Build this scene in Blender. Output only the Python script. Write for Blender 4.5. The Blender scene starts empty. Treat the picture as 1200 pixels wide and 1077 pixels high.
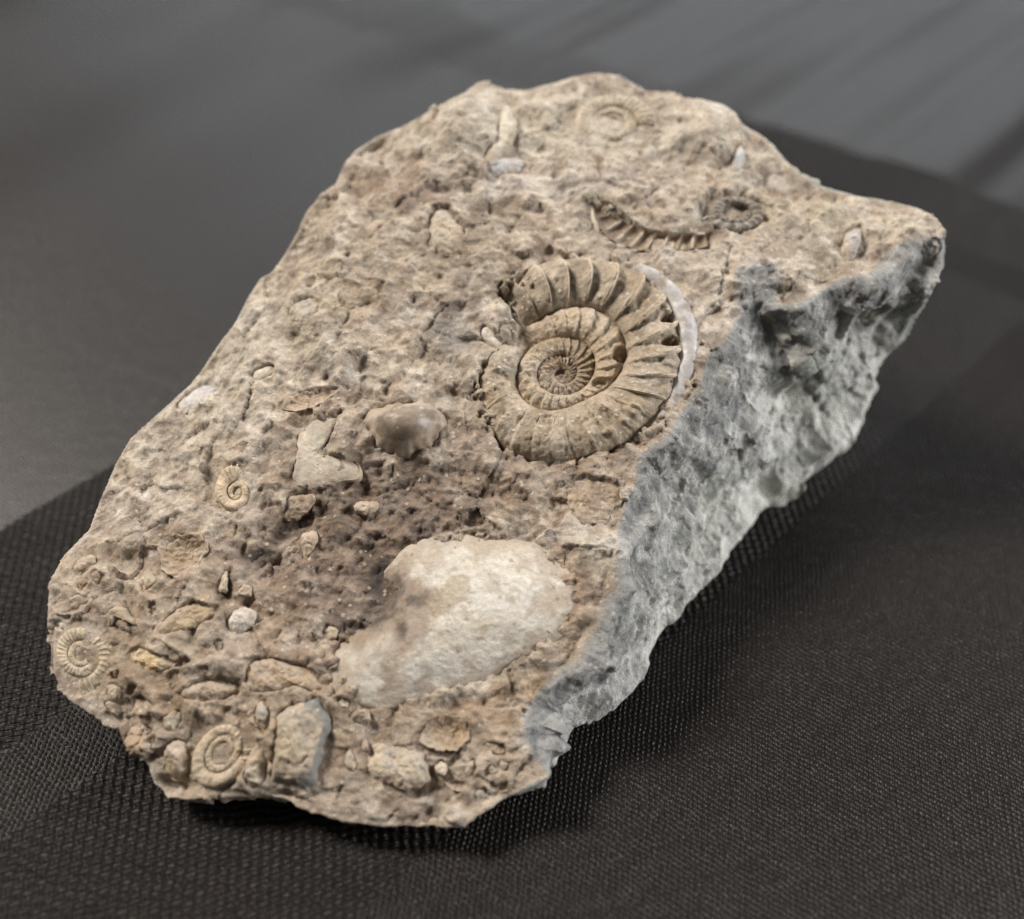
import bpy, bmesh, math, random
import numpy as np
from mathutils import Vector, Matrix
from mathutils.bvhtree import BVHTree
from mathutils.geometry import delaunay_2d_cdt

CM = 0.01                      # everything below is laid out in centimetres
scene = bpy.context.scene
col = scene.collection

# ------------------------------------------------------------------ camera
ELEV, DIST, ROLL, HFOV = 49.0, 17.0, 2.0, 50.0
TARGET = np.array([0.0, 0.0, 1.6])
FPX = 600.0 / math.tan(math.radians(HFOV / 2))
_e, _r = math.radians(ELEV), math.radians(ROLL)
FWD = np.array([0.0, math.cos(_e), -math.sin(_e)])
CAM = TARGET - FWD * DIST
_R0 = np.array([1.0, 0.0, 0.0]); _U0 = np.cross(_R0, FWD)
RIGHT = _R0 * math.cos(_r) + _U0 * math.sin(_r)
UP = -_R0 * math.sin(_r) + _U0 * math.cos(_r)
cd = bpy.data.cameras.new('camera')
cd.sensor_width = 36.0
cd.lens = 36.0 * FPX / 1200.0
cd.clip_start, cd.clip_end = 0.005, 20.0
cd.dof.use_dof = True
cd.dof.focus_distance = 0.156
cd.dof.aperture_fstop = 7.6
cam = bpy.data.objects.new('camera', cd); col.objects.link(cam)
cam.matrix_world = Matrix([[RIGHT[i], UP[i], -FWD[i], CAM[i] * CM] for i in range(3)] + [[0, 0, 0, 1]])
scene.camera = cam

# ------------------------------------------------------------------ light
world = bpy.data.worlds.new('World'); scene.world = world
world.use_nodes = True
bg = world.node_tree.nodes['Background']
bg.inputs['Color'].default_value = (0.92, 0.96, 1.0, 1)
bg.inputs['Strength'].default_value = 0.10

def area(name, loc, target, size, power, color, size_y=None):
    ld = bpy.data.lights.new(name, 'AREA')
    ld.shape = 'RECTANGLE'; ld.size = size; ld.size_y = size_y or size
    ld.energy = power; ld.color = color
    o = bpy.data.objects.new(name, ld); col.objects.link(o)
    o.location = loc
    o.rotation_euler = (Vector(target) - Vector(loc)).to_track_quat('-Z', 'Y').to_euler()
    return o
area('ceiling_lamp', (-0.78, 0.34, 0.95), (0, 0, 0.02), 0.30, 24.0, (1.0, 0.96, 0.915))
area('side_window', (1.55, 0.05, 0.62), (0, 0, 0.02), 0.7, 34.0, (0.95, 0.97, 1.0), 0.7)
area('back_window', (0.15, 1.9, 1.05), (0, 0, 0.0), 2.2, 18.0, (0.86, 0.93, 1.0), 0.45)

scene.view_settings.view_transform = 'Standard'
scene.view_settings.look = 'None'
scene.view_settings.gamma = 1.0
scene.view_settings.use_curve_mapping = False
scene.view_settings.exposure = 0.0
scene.cycles.use_denoising = True
scene.cycles.denoiser = 'OPENIMAGEDENOISE'
scene.cycles.denoising_input_passes = 'RGB_ALBEDO_NORMAL'
scene.cycles.denoising_prefilter = 'NONE'

# ------------------------------------------------------------------ helpers
def ray(px, py):
    d = FWD * FPX + RIGHT * (px - 600.0) - UP * (py - 538.5)
    return d / np.linalg.norm(d)
def at(px, py, z):
    d = ray(px, py)
    return CAM + d * ((z - CAM[2]) / d[2])
def at_plane(px, py, p0, n, off=0.0):
    d = ray(px, py)
    return CAM + d * ((np.dot(p0 - CAM, n) + off) / np.dot(d, n))

def sstep(a, b, x):
    t = np.clip((x - a) / (b - a), 0, 1)
    return t * t * (3 - 2 * t)

def _hash(ix, iy, iz, seed):
    n = (ix.astype(np.uint32) * np.uint32(374761393) + iy.astype(np.uint32) * np.uint32(668265263)
         + iz.astype(np.uint32) * np.uint32(2147483647) + np.uint32((seed * 1274126177) & 0xffffffff))
    n = (n ^ (n >> np.uint32(13))) * np.uint32(1274126177)
    n = (n ^ (n >> np.uint32(16))) * np.uint32(2246822519)
    return n ^ (n >> np.uint32(15))
def hf(n): return n.astype(np.float64) / 4294967295.0

def perlin(P, freq, seed=0):
    Q = P * freq + 1000.37
    I = np.floor(Q).astype(np.int64); F = Q - I
    W = F * F * F * (F * (F * 6 - 15) + 10)
    out = 0
    for dx in (0, 1):
        wx = W[:, 0] if dx else 1 - W[:, 0]
        for dy in (0, 1):
            wy = W[:, 1] if dy else 1 - W[:, 1]
            for dz in (0, 1):
                wz = W[:, 2] if dz else 1 - W[:, 2]
                h = _hash(I[:, 0] + dx, I[:, 1] + dy, I[:, 2] + dz, seed)
                gx = (h & np.uint32(1023)).astype(np.float64) / 511.5 - 1
                gy = ((h >> np.uint32(10)) & np.uint32(1023)).astype(np.float64) / 511.5 - 1
                gz = ((h >> np.uint32(20)) & np.uint32(1023)).astype(np.float64) / 511.5 - 1
                out = out + wx * wy * wz * (gx * (F[:, 0] - dx) + gy * (F[:, 1] - dy) + gz * (F[:, 2] - dz))
    return out
def fbm(P, freq, oct=4, seed=0, gain=0.5, ridged=False):
    o, a = 0, 1.0
    for k in range(oct):
        v = perlin(P, freq * 2.03 ** k, seed + 17 * k)
        if ridged: v = 0.35 - np.abs(v)
        o = o + a * v; a *= gain
    return o
def cells(P, freq, seed=0):
    """nearest jittered cell: F1, F2, id hash, offset to the seed"""
    Q = P * freq + 1000.11
    I = np.floor(Q).astype(np.int64)
    f1 = np.full(len(P), 9.0); f2 = np.full(len(P), 9.0)
    idh = np.zeros(len(P), np.uint32); off = np.zeros_like(Q)
    for dx in (-1, 0, 1):
        for dy in (-1, 0, 1):
            for dz in (-1, 0, 1):
                J = I + (dx, dy, dz)
                h = _hash(J[:, 0], J[:, 1], J[:, 2], seed)
                S = np.stack([(h & np.uint32(1023)) / 1023.0, ((h >> np.uint32(10)) & np.uint32(1023)) / 1023.0,
                              ((h >> np.uint32(20)) & np.uint32(1023)) / 1023.0], 1) + J
                D = Q - S
                d = np.sqrt((D * D).sum(1))
                m = d < f1
                f2 = np.where(m, f1, np.minimum(f2, d))
                f1 = np.where(m, d, f1)
                idh = np.where(m, h, idh)
                off[m] = D[m]
    return f1, f2, _hash(idh, idh >> np.uint32(7), idh, 5), off / freq
def chips(P, freq, seed, slope):
    """broken, flaky relief: every cell is a small tilted plane"""
    W = P + 0.16 / freq * np.stack([perlin(P, freq * 1.7, seed + k) for k in (1, 2, 3)], 1)
    f1, f2, h, D = cells(W, freq, seed)
    g = np.stack([hf(_hash(h, h, h, 11 + k)) - 0.5 for k in range(3)], 1)
    return (g * D).sum(1) * 2 * slope + (hf(h) - 0.5) * slope / freq * 0.55

def facets(P, freq, seed, tilt=1.0, a=0.35):
    """continuous angular relief: the lowest of many tilted planes"""
    Q = P * freq + 1000.11 + 0.10 * np.stack([perlin(P, freq * 2.1, seed + k) for k in (1, 2, 3)], 1)
    I = np.floor(Q).astype(np.int64)
    best = np.full(len(P), 9.0)
    for dx in (-1, 0, 1):
        for dy in (-1, 0, 1):
            for dz in (-1, 0, 1):
                J = I + (dx, dy, dz)
                h = _hash(J[:, 0], J[:, 1], J[:, 2], seed)
                h2 = _hash(h, h >> np.uint32(3), h, 7)
                v = 0
                d2 = 0
                for k, sh in enumerate((0, 10, 20)):
                    D = Q[:, k] - J[:, k] - ((h >> np.uint32(sh)) & np.uint32(1023)) / 1023.0
                    d2 = d2 + D * D
                    v = v + D * (((h2 >> np.uint32(sh)) & np.uint32(1023)) / 511.5 - 1.0)
                best = np.minimum(best, (a + .5 * tilt) * d2 + tilt * .8 * v)
    return best / freq

def catmull(pts, n, closed=True):
    pts = np.asarray(pts, float); m = len(pts)
    segs = m if closed else m - 1
    out = []
    for i in range(segs):
        g = lambda k: pts[k % m] if closed else pts[min(max(k, 0), m - 1)]
        p0, p1, p2, p3 = g(i - 1), g(i), g(i + 1), g(i + 2)
        for t in np.linspace(0, 1, n, endpoint=False):
            out.append(0.5 * ((2 * p1) + (-p0 + p2) * t + (2 * p0 - 5 * p1 + 4 * p2 - p3) * t * t + (-p0 + 3 * p1 - 3 * p2 + p3) * t ** 3))
    if not closed: out.append(pts[-1])
    return np.array(out)
def resample(pts, n, closed=False):
    pts = np.asarray(pts, float)
    if closed: pts = np.vstack([pts, pts[:1]])
    d = np.r_[0, np.cumsum(np.linalg.norm(np.diff(pts, axis=0), axis=1))]
    t = np.linspace(0, d[-1], n, endpoint=not closed)
    return np.stack([np.interp(t, d, pts[:, k]) for k in range(pts.shape[1])], 1)

def lin(r, g, b):
    f = lambda c: ((c / 255 + 0.055) / 1.055) ** 2.4 if c > 10 else c / 255 / 12.92
    return np.array([f(r), f(g), f(b)])

def mesh_obj(name, V, F, mat, parent=None, color=None, smooth=True):
    me = bpy.data.meshes.new(name)
    if isinstance(F, np.ndarray):
        V = np.asarray(V, np.float32) * CM
        me.vertices.add(len(V)); me.vertices.foreach_set('co', V.ravel())
        k = F.shape[1]
        me.loops.add(F.size); me.loops.foreach_set('vertex_index', F.astype(np.int32).ravel())
        me.polygons.add(len(F)); me.polygons.foreach_set('loop_start', np.arange(0, F.size, k, dtype=np.int32))
        me.update(calc_edges=True)
        me.validate()
    else:
        me.from_pydata([tuple(v * CM) for v in V], [], F)
    me.polygons.foreach_set('use_smooth', np.full(len(me.polygons), smooth))
    if color is not None:
        a = me.color_attributes.new('Col', 'FLOAT_COLOR', 'POINT')
        c = np.ones((len(me.vertices), 4), np.float32); c[:, :3] = np.clip(color, 0, 1)
        a.data.foreach_set('color', c.ravel())
    me.materials.append(mat)
    o = bpy.data.objects.new(name, me); col.objects.link(o)
    if parent is not None: o.parent = parent
    return o

def grid_faces(nu, nv, wrap_v=False):
    i = np.arange(nu - 1)[:, None]; j = np.arange(nv if wrap_v else nv - 1)[None, :]
    jn = (j + 1) % nv
    return np.stack([i * nv + j, (i + 1) * nv + j, (i + 1) * nv + jn, i * nv + jn], -1).reshape(-1, 4)

# ------------------------------------------------------------------ materials
def nodes_of(name):
    m = bpy.data.materials.new(name); m.use_nodes = True
    nt = m.node_tree
    return m, nt, nt.nodes['Principled BSDF']
def N(nt, t, **kw):
    n = nt.nodes.new(t)
    for k, v in kw.items(): setattr(n, k, v)
    return n
def math_node(nt, op, a, b=None, c=None):
    n = N(nt, 'ShaderNodeMath', operation=op)
    for k, v in enumerate((a, b, c)):
        if v is None: continue
        if isinstance(v, (int, float)): n.inputs[k].default_value = v
        else: nt.links.new(v, n.inputs[k])
    return n.outputs[0]
def noise_node(nt, vec, scale, detail=6, rough=0.6, dist=0.0):
    n = N(nt, 'ShaderNodeTexNoise')
    n.inputs['Scale'].default_value = scale; n.inputs['Detail'].default_value = detail
    n.inputs['Roughness'].default_value = rough; n.inputs['Distortion'].default_value = dist
    nt.links.new(vec, n.inputs['Vector'])
    return n.outputs['Fac']
def ramp_node(nt, fac, stops):
    n = N(nt, 'ShaderNodeMapRange'); n.clamp = True
    n.interpolation_type = 'SMOOTHSTEP'
    (a, b), (c, d) = stops
    n.inputs['From Min'].default_value = a; n.inputs['To Min'].default_value = b
    n.inputs['From Max'].default_value = c; n.inputs['To Max'].default_value = d
    nt.links.new(fac, n.inputs['Value'])
    return n.outputs[0]

def stone_material(name, bump=1.0, rough=0.72, mottle=0.34, glints=0.5, grit_scale=1300.0):
    m, nt, p = nodes_of(name)
    L = nt.links
    geo = N(nt, 'ShaderNodeNewGeometry')
    pos = N(nt, 'ShaderNodeTexCoord').outputs['Object']
    att = N(nt, 'ShaderNodeAttribute', attribute_name='Col').outputs['Color']
    n1 = noise_node(nt, pos, 420.0, 8, 0.72, 0.4)
    n2 = noise_node(nt, pos, 1700.0, 5, 0.75)
    n3 = noise_node(nt, pos, 120.0, 5, 0.65, 0.8)
    s = math_node(nt, 'ADD', math_node(nt, 'MULTIPLY', n1, 0.38), math_node(nt, 'MULTIPLY', n2, 0.42))
    s = math_node(nt, 'ADD', s, math_node(nt, 'MULTIPLY', n3, 0.20))
    gain = ramp_node(nt, s, ((0.34, 1 - mottle), (0.66, 1 + mottle)))
    hsv = N(nt, 'ShaderNodeHueSaturation')
    L.new(att, hsv.inputs['Color']); L.new(gain, hsv.inputs['Value'])
    L.new(ramp_node(nt, n3, ((0.3, 1.12), (0.7, 0.85))), hsv.inputs['Saturation'])
    # pale mineral grains
    v = N(nt, 'ShaderNodeTexVoronoi'); v.inputs['Scale'].default_value = grit_scale
    L.new(pos, v.inputs['Vector'])
    sep = N(nt, 'ShaderNodeSeparateColor'); L.new(v.outputs['Color'], sep.inputs[0])
    grain = math_node(nt, 'MULTIPLY', ramp_node(nt, sep.outputs[0], ((0.86, 0.0), (0.90, 1.0))),
                      ramp_node(nt, v.outputs['Distance'], ((0.28, 1.0), (0.46, 0.0))))
    grain = math_node(nt, 'MULTIPLY', grain, glints)
    dark = math_node(nt, 'MULTIPLY', ramp_node(nt, sep.outputs[1], ((0.95, 0.0), (0.97, 0.35))),
                     ramp_node(nt, v.outputs['Distance'], ((0.3, 1.0), (0.5, 0.0))))
    mx = N(nt, 'ShaderNodeMix', data_type='RGBA'); L.new(grain, mx.inputs['Factor'])
    L.new(hsv.outputs[0], mx.inputs[6]); mx.inputs[7].default_value = (0.62, 0.54, 0.42, 1)
    mx2 = N(nt, 'ShaderNodeMix', data_type='RGBA'); L.new(dark, mx2.inputs['Factor'])
    L.new(mx.outputs[2], mx2.inputs[6]); mx2.inputs[7].default_value = (0.07, 0.05, 0.035, 1)
    L.new(mx2.outputs[2], p.inputs['Base Color'])
    rg = math_node(nt, 'SUBTRACT', math_node(nt, 'ADD', rough - 0.1, math_node(nt, 'MULTIPLY', n1, 0.25)),
                   math_node(nt, 'MULTIPLY', grain, 0.45))
    L.new(rg, p.inputs['Roughness'])
    p.inputs['Specular IOR Level'].default_value = 0.5
    # fine relief
    hgt = math_node(nt, 'ADD', math_node(nt, 'MULTIPLY', n1, 0.55), math_node(nt, 'MULTIPLY', n2, 0.30))
    v2 = N(nt, 'ShaderNodeTexVoronoi'); v2.inputs['Scale'].default_value = 620.0
    L.new(pos, v2.inputs['Vector'])
    sp2 = N(nt, 'ShaderNodeSeparateColor'); L.new(v2.outputs['Color'], sp2.inputs[0])
    lump = math_node(nt, 'MULTIPLY', ramp_node(nt, v2.outputs['Distance'], ((0.15, 1.0), (0.55, 0.0))), ramp_node(nt, sp2.outputs[0], ((0.45, 0.0), (0.9, 1.0))))
    hole = math_node(nt, 'MULTIPLY', ramp_node(nt, v2.outputs['Distance'], ((0.12, 1.0), (0.45, 0.0))), ramp_node(nt, sp2.outputs[1], ((0.82, 0.0), (0.9, 1.0))))
    hgt = math_node(nt, 'ADD', hgt, math_node(nt, 'MULTIPLY', grain, 0.2))
    hgt = math_node(nt, 'ADD', hgt, math_node(nt, 'MULTIPLY', lump, 0.22))
    hgt = math_node(nt, 'SUBTRACT', hgt, math_node(nt, 'MULTIPLY', hole, 0.35))
    b = N(nt, 'ShaderNodeBump'); b.inputs['Strength'].default_value = min(1.0, 0.9 * bump)
    b.inputs['Distance'].default_value = 0.0010 * bump
    L.new(hgt, b.inputs['Height']); L.new(b.outputs[0], p.inputs['Normal'])
    return m

MAT_STONE = stone_material('gritty_limestone', mottle=0.34)
MAT_FOSSIL = stone_material('smooth_fossil_shell', bump=0.55, rough=0.6, mottle=0.28, glints=0.4)
MAT_WHITE = stone_material('chalky_white_shell', bump=0.7, rough=0.72, mottle=0.20, glints=0.0)

# ------------------------------------------------------------------ rock: base solid
A0, A1, A2 = at(540, 972, 0.5), at(57, 700, 1.7), at(1105, 262, 4.2)
PN = np.cross(A2 - A0, A1 - A0); PN /= np.linalg.norm(PN)
E1 = np.array([1.0, 0, 0]); E1 -= PN * E1.dot(PN); E1 /= np.linalg.norm(E1); E2 = np.cross(PN, E1)
def st(P): return np.stack([(P - A0) @ E1, (P - A0) @ E2], -1)

# rim of the weathered top face: pixel, then how far it lies under the top plane (cm)
RIM_BACK = [(642, 908, 0), (585, 940, -.05), (544, 972, 0), (520, 974, -.05), (462, 968, -.08), (400, 961, -.1), (360, 950, -.1), (333, 938, -.12), (283, 932, -.15),
    (250, 931, -.15), (210, 936, -.2), (193, 936, -.25), (178, 920, -.25), (173, 897, -.22), (143, 873, -.2), (137, 853, -.2), (117, 845, -.2), (83, 823, -.2), (67, 810, -.2),
    (53, 787, -.25), (53, 745, -.3), (54, 715, -.3), (57, 682, -.35), (72, 653, -.4), (104, 620, -.45), (120, 578, -.5), (136, 542, -.5), (152, 514, -.5), (170, 498, -.5),
    (195, 475, -.5), (222, 452, -.5), (240, 430, -.5), (262, 400, -.5), (280, 375, -.5), (297, 338, -.5), (304, 325, -.5), (320, 317, -.5), (336, 296, -.5), (352, 270, -.5),
    (362, 246, -.5), (380, 226, -.5), (394, 215, -.5), (404, 190, -.5), (416, 175, -.5), (440, 160, -.5), (470, 149, -.5), (500, 136, -.5), (522, 125, -.5), (545, 112, -.45),
    (557, 99, -.4), (567, 94, -.4), (580, 100, -.45), (594, 105, -.5), (616, 106, -.55), (640, 99, -.5), (670, 90, -.5), (700, 85, -.5), (724, 88, -.5), (742, 97, -.55),
    (757, 106, -.6), (770, 107, -.55), (786, 106, -.5), (802, 114, -.5), (822, 116, -.4), (848, 123, -.35), (862, 134, -.35), (868, 146, -.4), (892, 157, -.5), (928, 192, -.55),
    (960, 214, -.45), (1000, 228, -.35), (1034, 234, -.25), (1065, 240, -.15), (1094, 251, -.05)]
RIM_RIGHT = [(1108, 270), (1067, 294), (1021, 317), (985, 322), (952, 340), (915, 358), (880, 352), (845, 385), (826, 412), (816, 445), (796, 480), (770, 508), (744, 530), (737, 571),
    (715, 642), (704, 697), (688, 735), (668, 776), (628, 806), (605, 846), (622, 880)]
LOW_RIGHT = [(1103, 304, 3.75), (1091, 343, 3.2), (1067, 390, 2.5), (1015, 439, 1.75), (996, 478, 1.35), (953, 531, .9), (929, 558, .7), (897, 586, .55), (886, 608, .45), (838, 664, .3),
    (782, 727, .2), (749, 787, .15), (732, 811, .2), (700, 836, .22), (667, 850, .26), (647, 880, .32), (643, 898, .36)]

rim_l = np.array([at_plane(x, y, A0, PN, o) for x, y, o in RIM_BACK])
rim_r = np.array([at_plane(x, y, A0, PN, 0.0) for x, y in RIM_RIGHT])
low_r = np.array([at(x, y, z) for x, y, z in LOW_RIGHT])
NR = 44
rim_r = resample(rim_r, NR); low_r = resample(low_r, NR)
rim = np.vstack([rim_l, rim_r])
nL = len(rim_l)
cen = rim.mean(0); cen[2] = 0
low, bot = [], []
for k, p in enumerate(rim_l):
    front = sstep(-2.5, -5.0, p[1])                       # towards the low front tip
    dirc = cen - p; dirc[2] = 0; dist = np.linalg.norm(dirc); dirc /= dist
    back = sstep(-1, 3, p[1])
    q = p + dirc * (0.15 * (1 - back) + 0.10) - np.array([0, 0, min(p[2] * 0.45, 0.22 + 1.6 * back)])
    low.append(q)
    b = p + dirc * dist * (0.16 - 0.04 * front + 0.05 * (1 - back)); b[2] = 0.0
    bot.append(b)
for k in range(NR):
    p = low_r[k]; low.append(p)
    dirc = cen - p; dirc[2] = 0; dist = np.linalg.norm(dirc); dirc /= dist
    b = p + dirc * (0.25 + 0.55 * p[2]); b[2] = 0.0
    bot.append(b)
low, bot = np.array(low), np.array(bot)
n = len(rim)
INNER = [(520, 940, 0), (430, 930, 0), (330, 900, .0), (240, 880, -.05), (150, 800, -.05), (110, 720, -.1), (150, 620, -.15), (230, 520, -.15), (310, 400, -.15), (400, 290, -.15),
    (450, 215, -.2), (545, 165, -.1), (640, 150, -.3), (720, 140, -.25), (830, 165, -.15), (900, 230, -.2), (1000, 260, -.15), (1050, 270, -.05), (700, 230, -.12), (560, 260, -.05),
    (450, 380, 0), (300, 560, .0), (470, 500, .05), (640, 430, .05), (800, 300, 0), (880, 300, -.02), (760, 420, .05), (690, 560, 0), (640, 650, .0), (560, 720, .02), (400, 640, -.05), (250, 720, 0), (350, 800, 0), (600, 780, 0), (480, 850, 0)]
inner = np.array([at_plane(x, y, A0, PN, o) for x, y, o in INNER])
ST = st(np.vstack([rim, inner]))
res = delaunay_2d_cdt([Vector(p) for p in ST], [(i, (i + 1) % n) for i in range(n)], [], 1, 1e-6)
assert len(res[0]) == len(ST), 'delaunay added points'
orig = [o[0] for o in res[3]]
hv = np.vstack([rim, low, bot, [[cen[0], cen[1], 0.0]], inner])
mp = lambda i: i if i < n else 3 * n + 1 + (i - n)
hfaces = []
for t in res[2]:
    hfaces.append([mp(orig[i]) for i in t])
for k in range(n):
    j = (k + 1) % n
    hfaces += [[k, n + k, n + j, j], [n + k, 2 * n + k, 2 * n + j, n + j], [2 * n + k, 3 * n, 2 * n + j]]
bmh = bmesh.new()
bv = [bmh.verts.new(v) for v in hv]
for f in hfaces: bmh.faces.new([bv[i] for i in f])
bmesh.ops.recalc_face_normals(bmh, faces=bmh.faces)
bmesh.ops.triangulate(bmh, faces=bmh.faces)
BVH = BVHTree.FromBMesh(bmh)
me = bpy.data.meshes.new('hull'); bmh.to_mesh(me); bmh.free()
tmp = bpy.data.objects.new('hull', me); col.objects.link(tmp)
md = tmp.modifiers.new('r', 'REMESH'); md.mode = 'VOXEL'; md.voxel_size = 0.024; md.adaptivity = 0.0
dg = bpy.context.evaluated_depsgraph_get()
ev = tmp.evaluated_get(dg).to_mesh()
V = np.empty(len(ev.vertices) * 3, np.float32); ev.vertices.foreach_get('co', V); V = V.reshape(-1, 3).astype(np.float64)
Fq = np.empty(len(ev.loops), np.int32); ev.loops.foreach_get('vertex_index', Fq); Fq = Fq.reshape(-1, 4)
ED = np.empty(len(ev.edges) * 2, np.int32); ev.edges.foreach_get('vertices', ED); ED = ED.reshape(-1, 2)
tmp.evaluated_get(dg).to_mesh_clear()
bpy.data.objects.remove(tmp); bpy.data.meshes.remove(me)
deg = np.bincount(ED.ravel(), minlength=len(V)).astype(float)
def relax(X, it, lam=0.6):
    for _ in range(it):
        S = np.zeros_like(X)
        for k in range(X.shape[1]):
            S[:, k] = np.bincount(ED[:, 0], X[ED[:, 1], k], len(X)) + np.bincount(ED[:, 1], X[ED[:, 0], k], len(X))
        X = X + lam * (S / deg[:, None] - X)
    return X
def normals(X):
    a = np.cross(X[Fq[:, 2]] - X[Fq[:, 0]], X[Fq[:, 3]] - X[Fq[:, 1]])
    Nn = np.zeros_like(X)
    for c in range(4):
        for k in range(3): Nn[:, k] += np.bincount(Fq[:, c], a[:, k], len(X))
    return Nn / (np.linalg.norm(Nn, axis=1)[:, None] + 1e-12)
V = relax(V, 3)
NRM = normals(relax(V.copy(), 10))
flatn = np.linalg.norm(relax(NRM.copy(), 40), axis=1)
FLAT = sstep(.80, .985, flatn)                             # 0 on sharp edges, 1 on open faces

def hit(px, py):
    loc, nor, i, d = BVH.ray_cast(Vector(CAM), Vector(ray(px, py)))
    if loc is None: raise RuntimeError('no surface at %s %s' % (px, py))
    nor = np.array(nor)
    if nor.dot(ray(px, py)) > 0: nor = -nor
    return np.array(loc), nor

class Patch:
    """a closed outline on the rock's surface, in the tangent plane of its middle"""
    def __init__(self, poly, centre=None, n=96, flat=None):
        poly = np.array(poly, float)
        c = poly.mean(0) if centre is None else np.array(centre, float)
        self.c, self.n = hit(*c)
        if flat is not None: self.n = flat
        if self.n.dot(PN) > 0.8: self.n = 0.5 * self.n + 0.5 * PN; self.n /= np.linalg.norm(self.n)
        a = np.array([1.0, 0, 0]); a -= self.n * a.dot(self.n); self.a = a / np.linalg.norm(a); self.b = np.cross(self.n, self.a)
        P = np.array([at_plane(x, y, self.c, self.n) for x, y in poly])
        L = np.stack([(P - self.c) @ self.a, (P - self.c) @ self.b], 1)
        D = catmull(L, 12)
        th = np.arctan2(D[:, 1], D[:, 0]); r = np.hypot(D[:, 0], D[:, 1])
        o = np.argsort(th); self.th, self.r = th[o], r[o]
    def rad(self, th): return np.interp((th + np.pi) % (2 * np.pi) - np.pi, self.th, self.r, period=2 * np.pi)
    def loc(self, P):
        Q = P - self.c
        return Q @ self.a, Q @ self.b, Q @ self.n
    def rho(self, P, zlim=0.7):
        x, y, z = self.loc(P)
        r = np.hypot(x, y) / self.rad(np.arctan2(y, x))
        return np.where(np.abs(z) < zlim, r, 9.0)
    def world(self, x, y, z): return self.c + np.outer(x, self.a) + np.outer(y, self.b) + np.outer(z, self.n)
def ell(cx, cy, rx, ry, ang=0, k=16):
    a = math.radians(ang); t = np.linspace(0, 2 * np.pi, k, endpoint=False)
    x, y = rx * np.cos(t), ry * np.sin(t)
    return np.stack([cx + x * math.cos(a) + y * math.sin(a), cy - x * math.sin(a) + y * math.cos(a)], 1)

# ------------------------------------------------------------------ palette (sRGB of the dry stone)
C_TAN, C_PALE, C_OLIVE = lin(178, 160, 140), lin(205, 191, 172), lin(158, 144, 125)
C_BROWN, C_DARK, C_RUST = lin(128, 108, 91), lin(58, 49, 44), lin(140, 114, 91)
C_GREY, C_GREYL, C_GREYD, C_BLUE = lin(180, 177, 170), lin(208, 204, 194), lin(126, 125, 122), lin(128, 136, 142)
C_WHITE, C_CREAM, C_LILAC = lin(203, 193, 178), lin(212, 186, 146), lin(172, 168, 172)

# ------------------------------------------------------------------ fossils and fragments (data first: the rock makes room for them)
BEDS = []            # (patch, height of the bed, soft edge from, to)
def bed(p, h=-0.08, a=0.86, b=1.06, keep=.40): BEDS.append((p, h, a, b, keep))

SPIRAL = [(585, 332), (612, 312), (650, 302), (690, 300), (722, 304), (757, 318), (785, 342), (801, 374), (804, 408), (797, 444), (778, 478), (748, 506), (706, 527), (660, 540), (620, 538),
    (586, 520), (564, 488), (556, 452), (564, 424), (580, 402), (600, 387), (619, 376), (646, 361), (676, 356), (705, 360), (726, 378), (735, 402), (731, 428), (712, 450), (684, 464),
    (656, 476), (630, 478), (613, 464), (606, 442), (611, 420), (622, 404), (642, 394), (664, 391), (686, 396), (697, 412), (698, 428), (689, 446), (672, 457), (652, 459), (636, 451),
    (629, 437), (634, 422), (648, 413), (663, 412), (674, 420), (677, 433), (669, 443), (657, 444), (651, 437)]
BIG = Patch([(585, 332), (650, 302), (722, 304), (785, 342), (812, 380), (814, 420), (800, 466), (765, 505), (706, 530), (645, 543), (586, 522), (556, 470), (558, 430), (590, 400), (598, 365)], (660, 433))
bed(BIG, -0.26, 0.80, 0.985, .15)

KEEL = [(748, 308), (775, 322), (800, 350), (813, 385), (815, 420), (803, 458), (780, 490), (745, 515)]

AMM = []             # generic ammonites
def amm(label, c, ax, by, **kw):
    poly = np.array([np.array(c) + np.array(ax) * math.cos(t) + np.array(by) * math.sin(t) for t in np.linspace(0, 2 * np.pi, 20, endpoint=False)])
    p = Patch(poly, c)
    bed(p, kw.pop('bed', -0.06), 0.85, kw.pop('soft', 1.06))
    X = at_plane(c[0] + ax[0], c[1] + ax[1], p.c, p.n) - p.c
    Y = at_plane(c[0] + by[0], c[1] + by[1], p.c, p.n) - p.c
    AMM.append((label, p, X, Y, kw))
amm('small smooth ammonite coil with open umbilicus beside the brown hollow', (275, 575), (31, -2), (0, 34), turns=1.9, ratio=.42, start=-1.35, sgn=-1, ribs=26, amp=.03, h=.34, color=lin(186, 164, 136), edge=lin(196, 178, 150))
amm('ribbed ammonite at the low corner of the top face', (92, 768), (40, -22), (26, 44), turns=2.4, ratio=.52, start=2.2, sgn=-1, ribs=30, amp=.10, h=.22, color=lin(178, 160, 134), edge=lin(196, 180, 156))
amm('pale ammonite near the far edge of the top face', (716, 140), (58, 2), (-2, 38), turns=2.6, ratio=.55, start=.4, sgn=-1, ribs=34, amp=.12, h=.26, color=lin(178, 162, 140), edge=lin(198, 184, 162))
amm('flattened worn ammonite above the broken front edge', (258, 880), (34, -44), (30, 24), turns=2.3, ratio=.58, start=.9, sgn=1, ribs=22, amp=.05, h=.30, color=lin(176, 156, 130), edge=lin(190, 172, 146))
amm('sunken dark ringed ammonite beside the curved row of chambers', (862, 247), (44, 4), (-4, 27), turns=1.5, ratio=.58, start=2.8, sgn=-1, ribs=16, amp=.20, h=.24, bed=-.12, sink=.05, color=lin(112, 101, 88), edge=lin(176, 164, 146))

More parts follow.
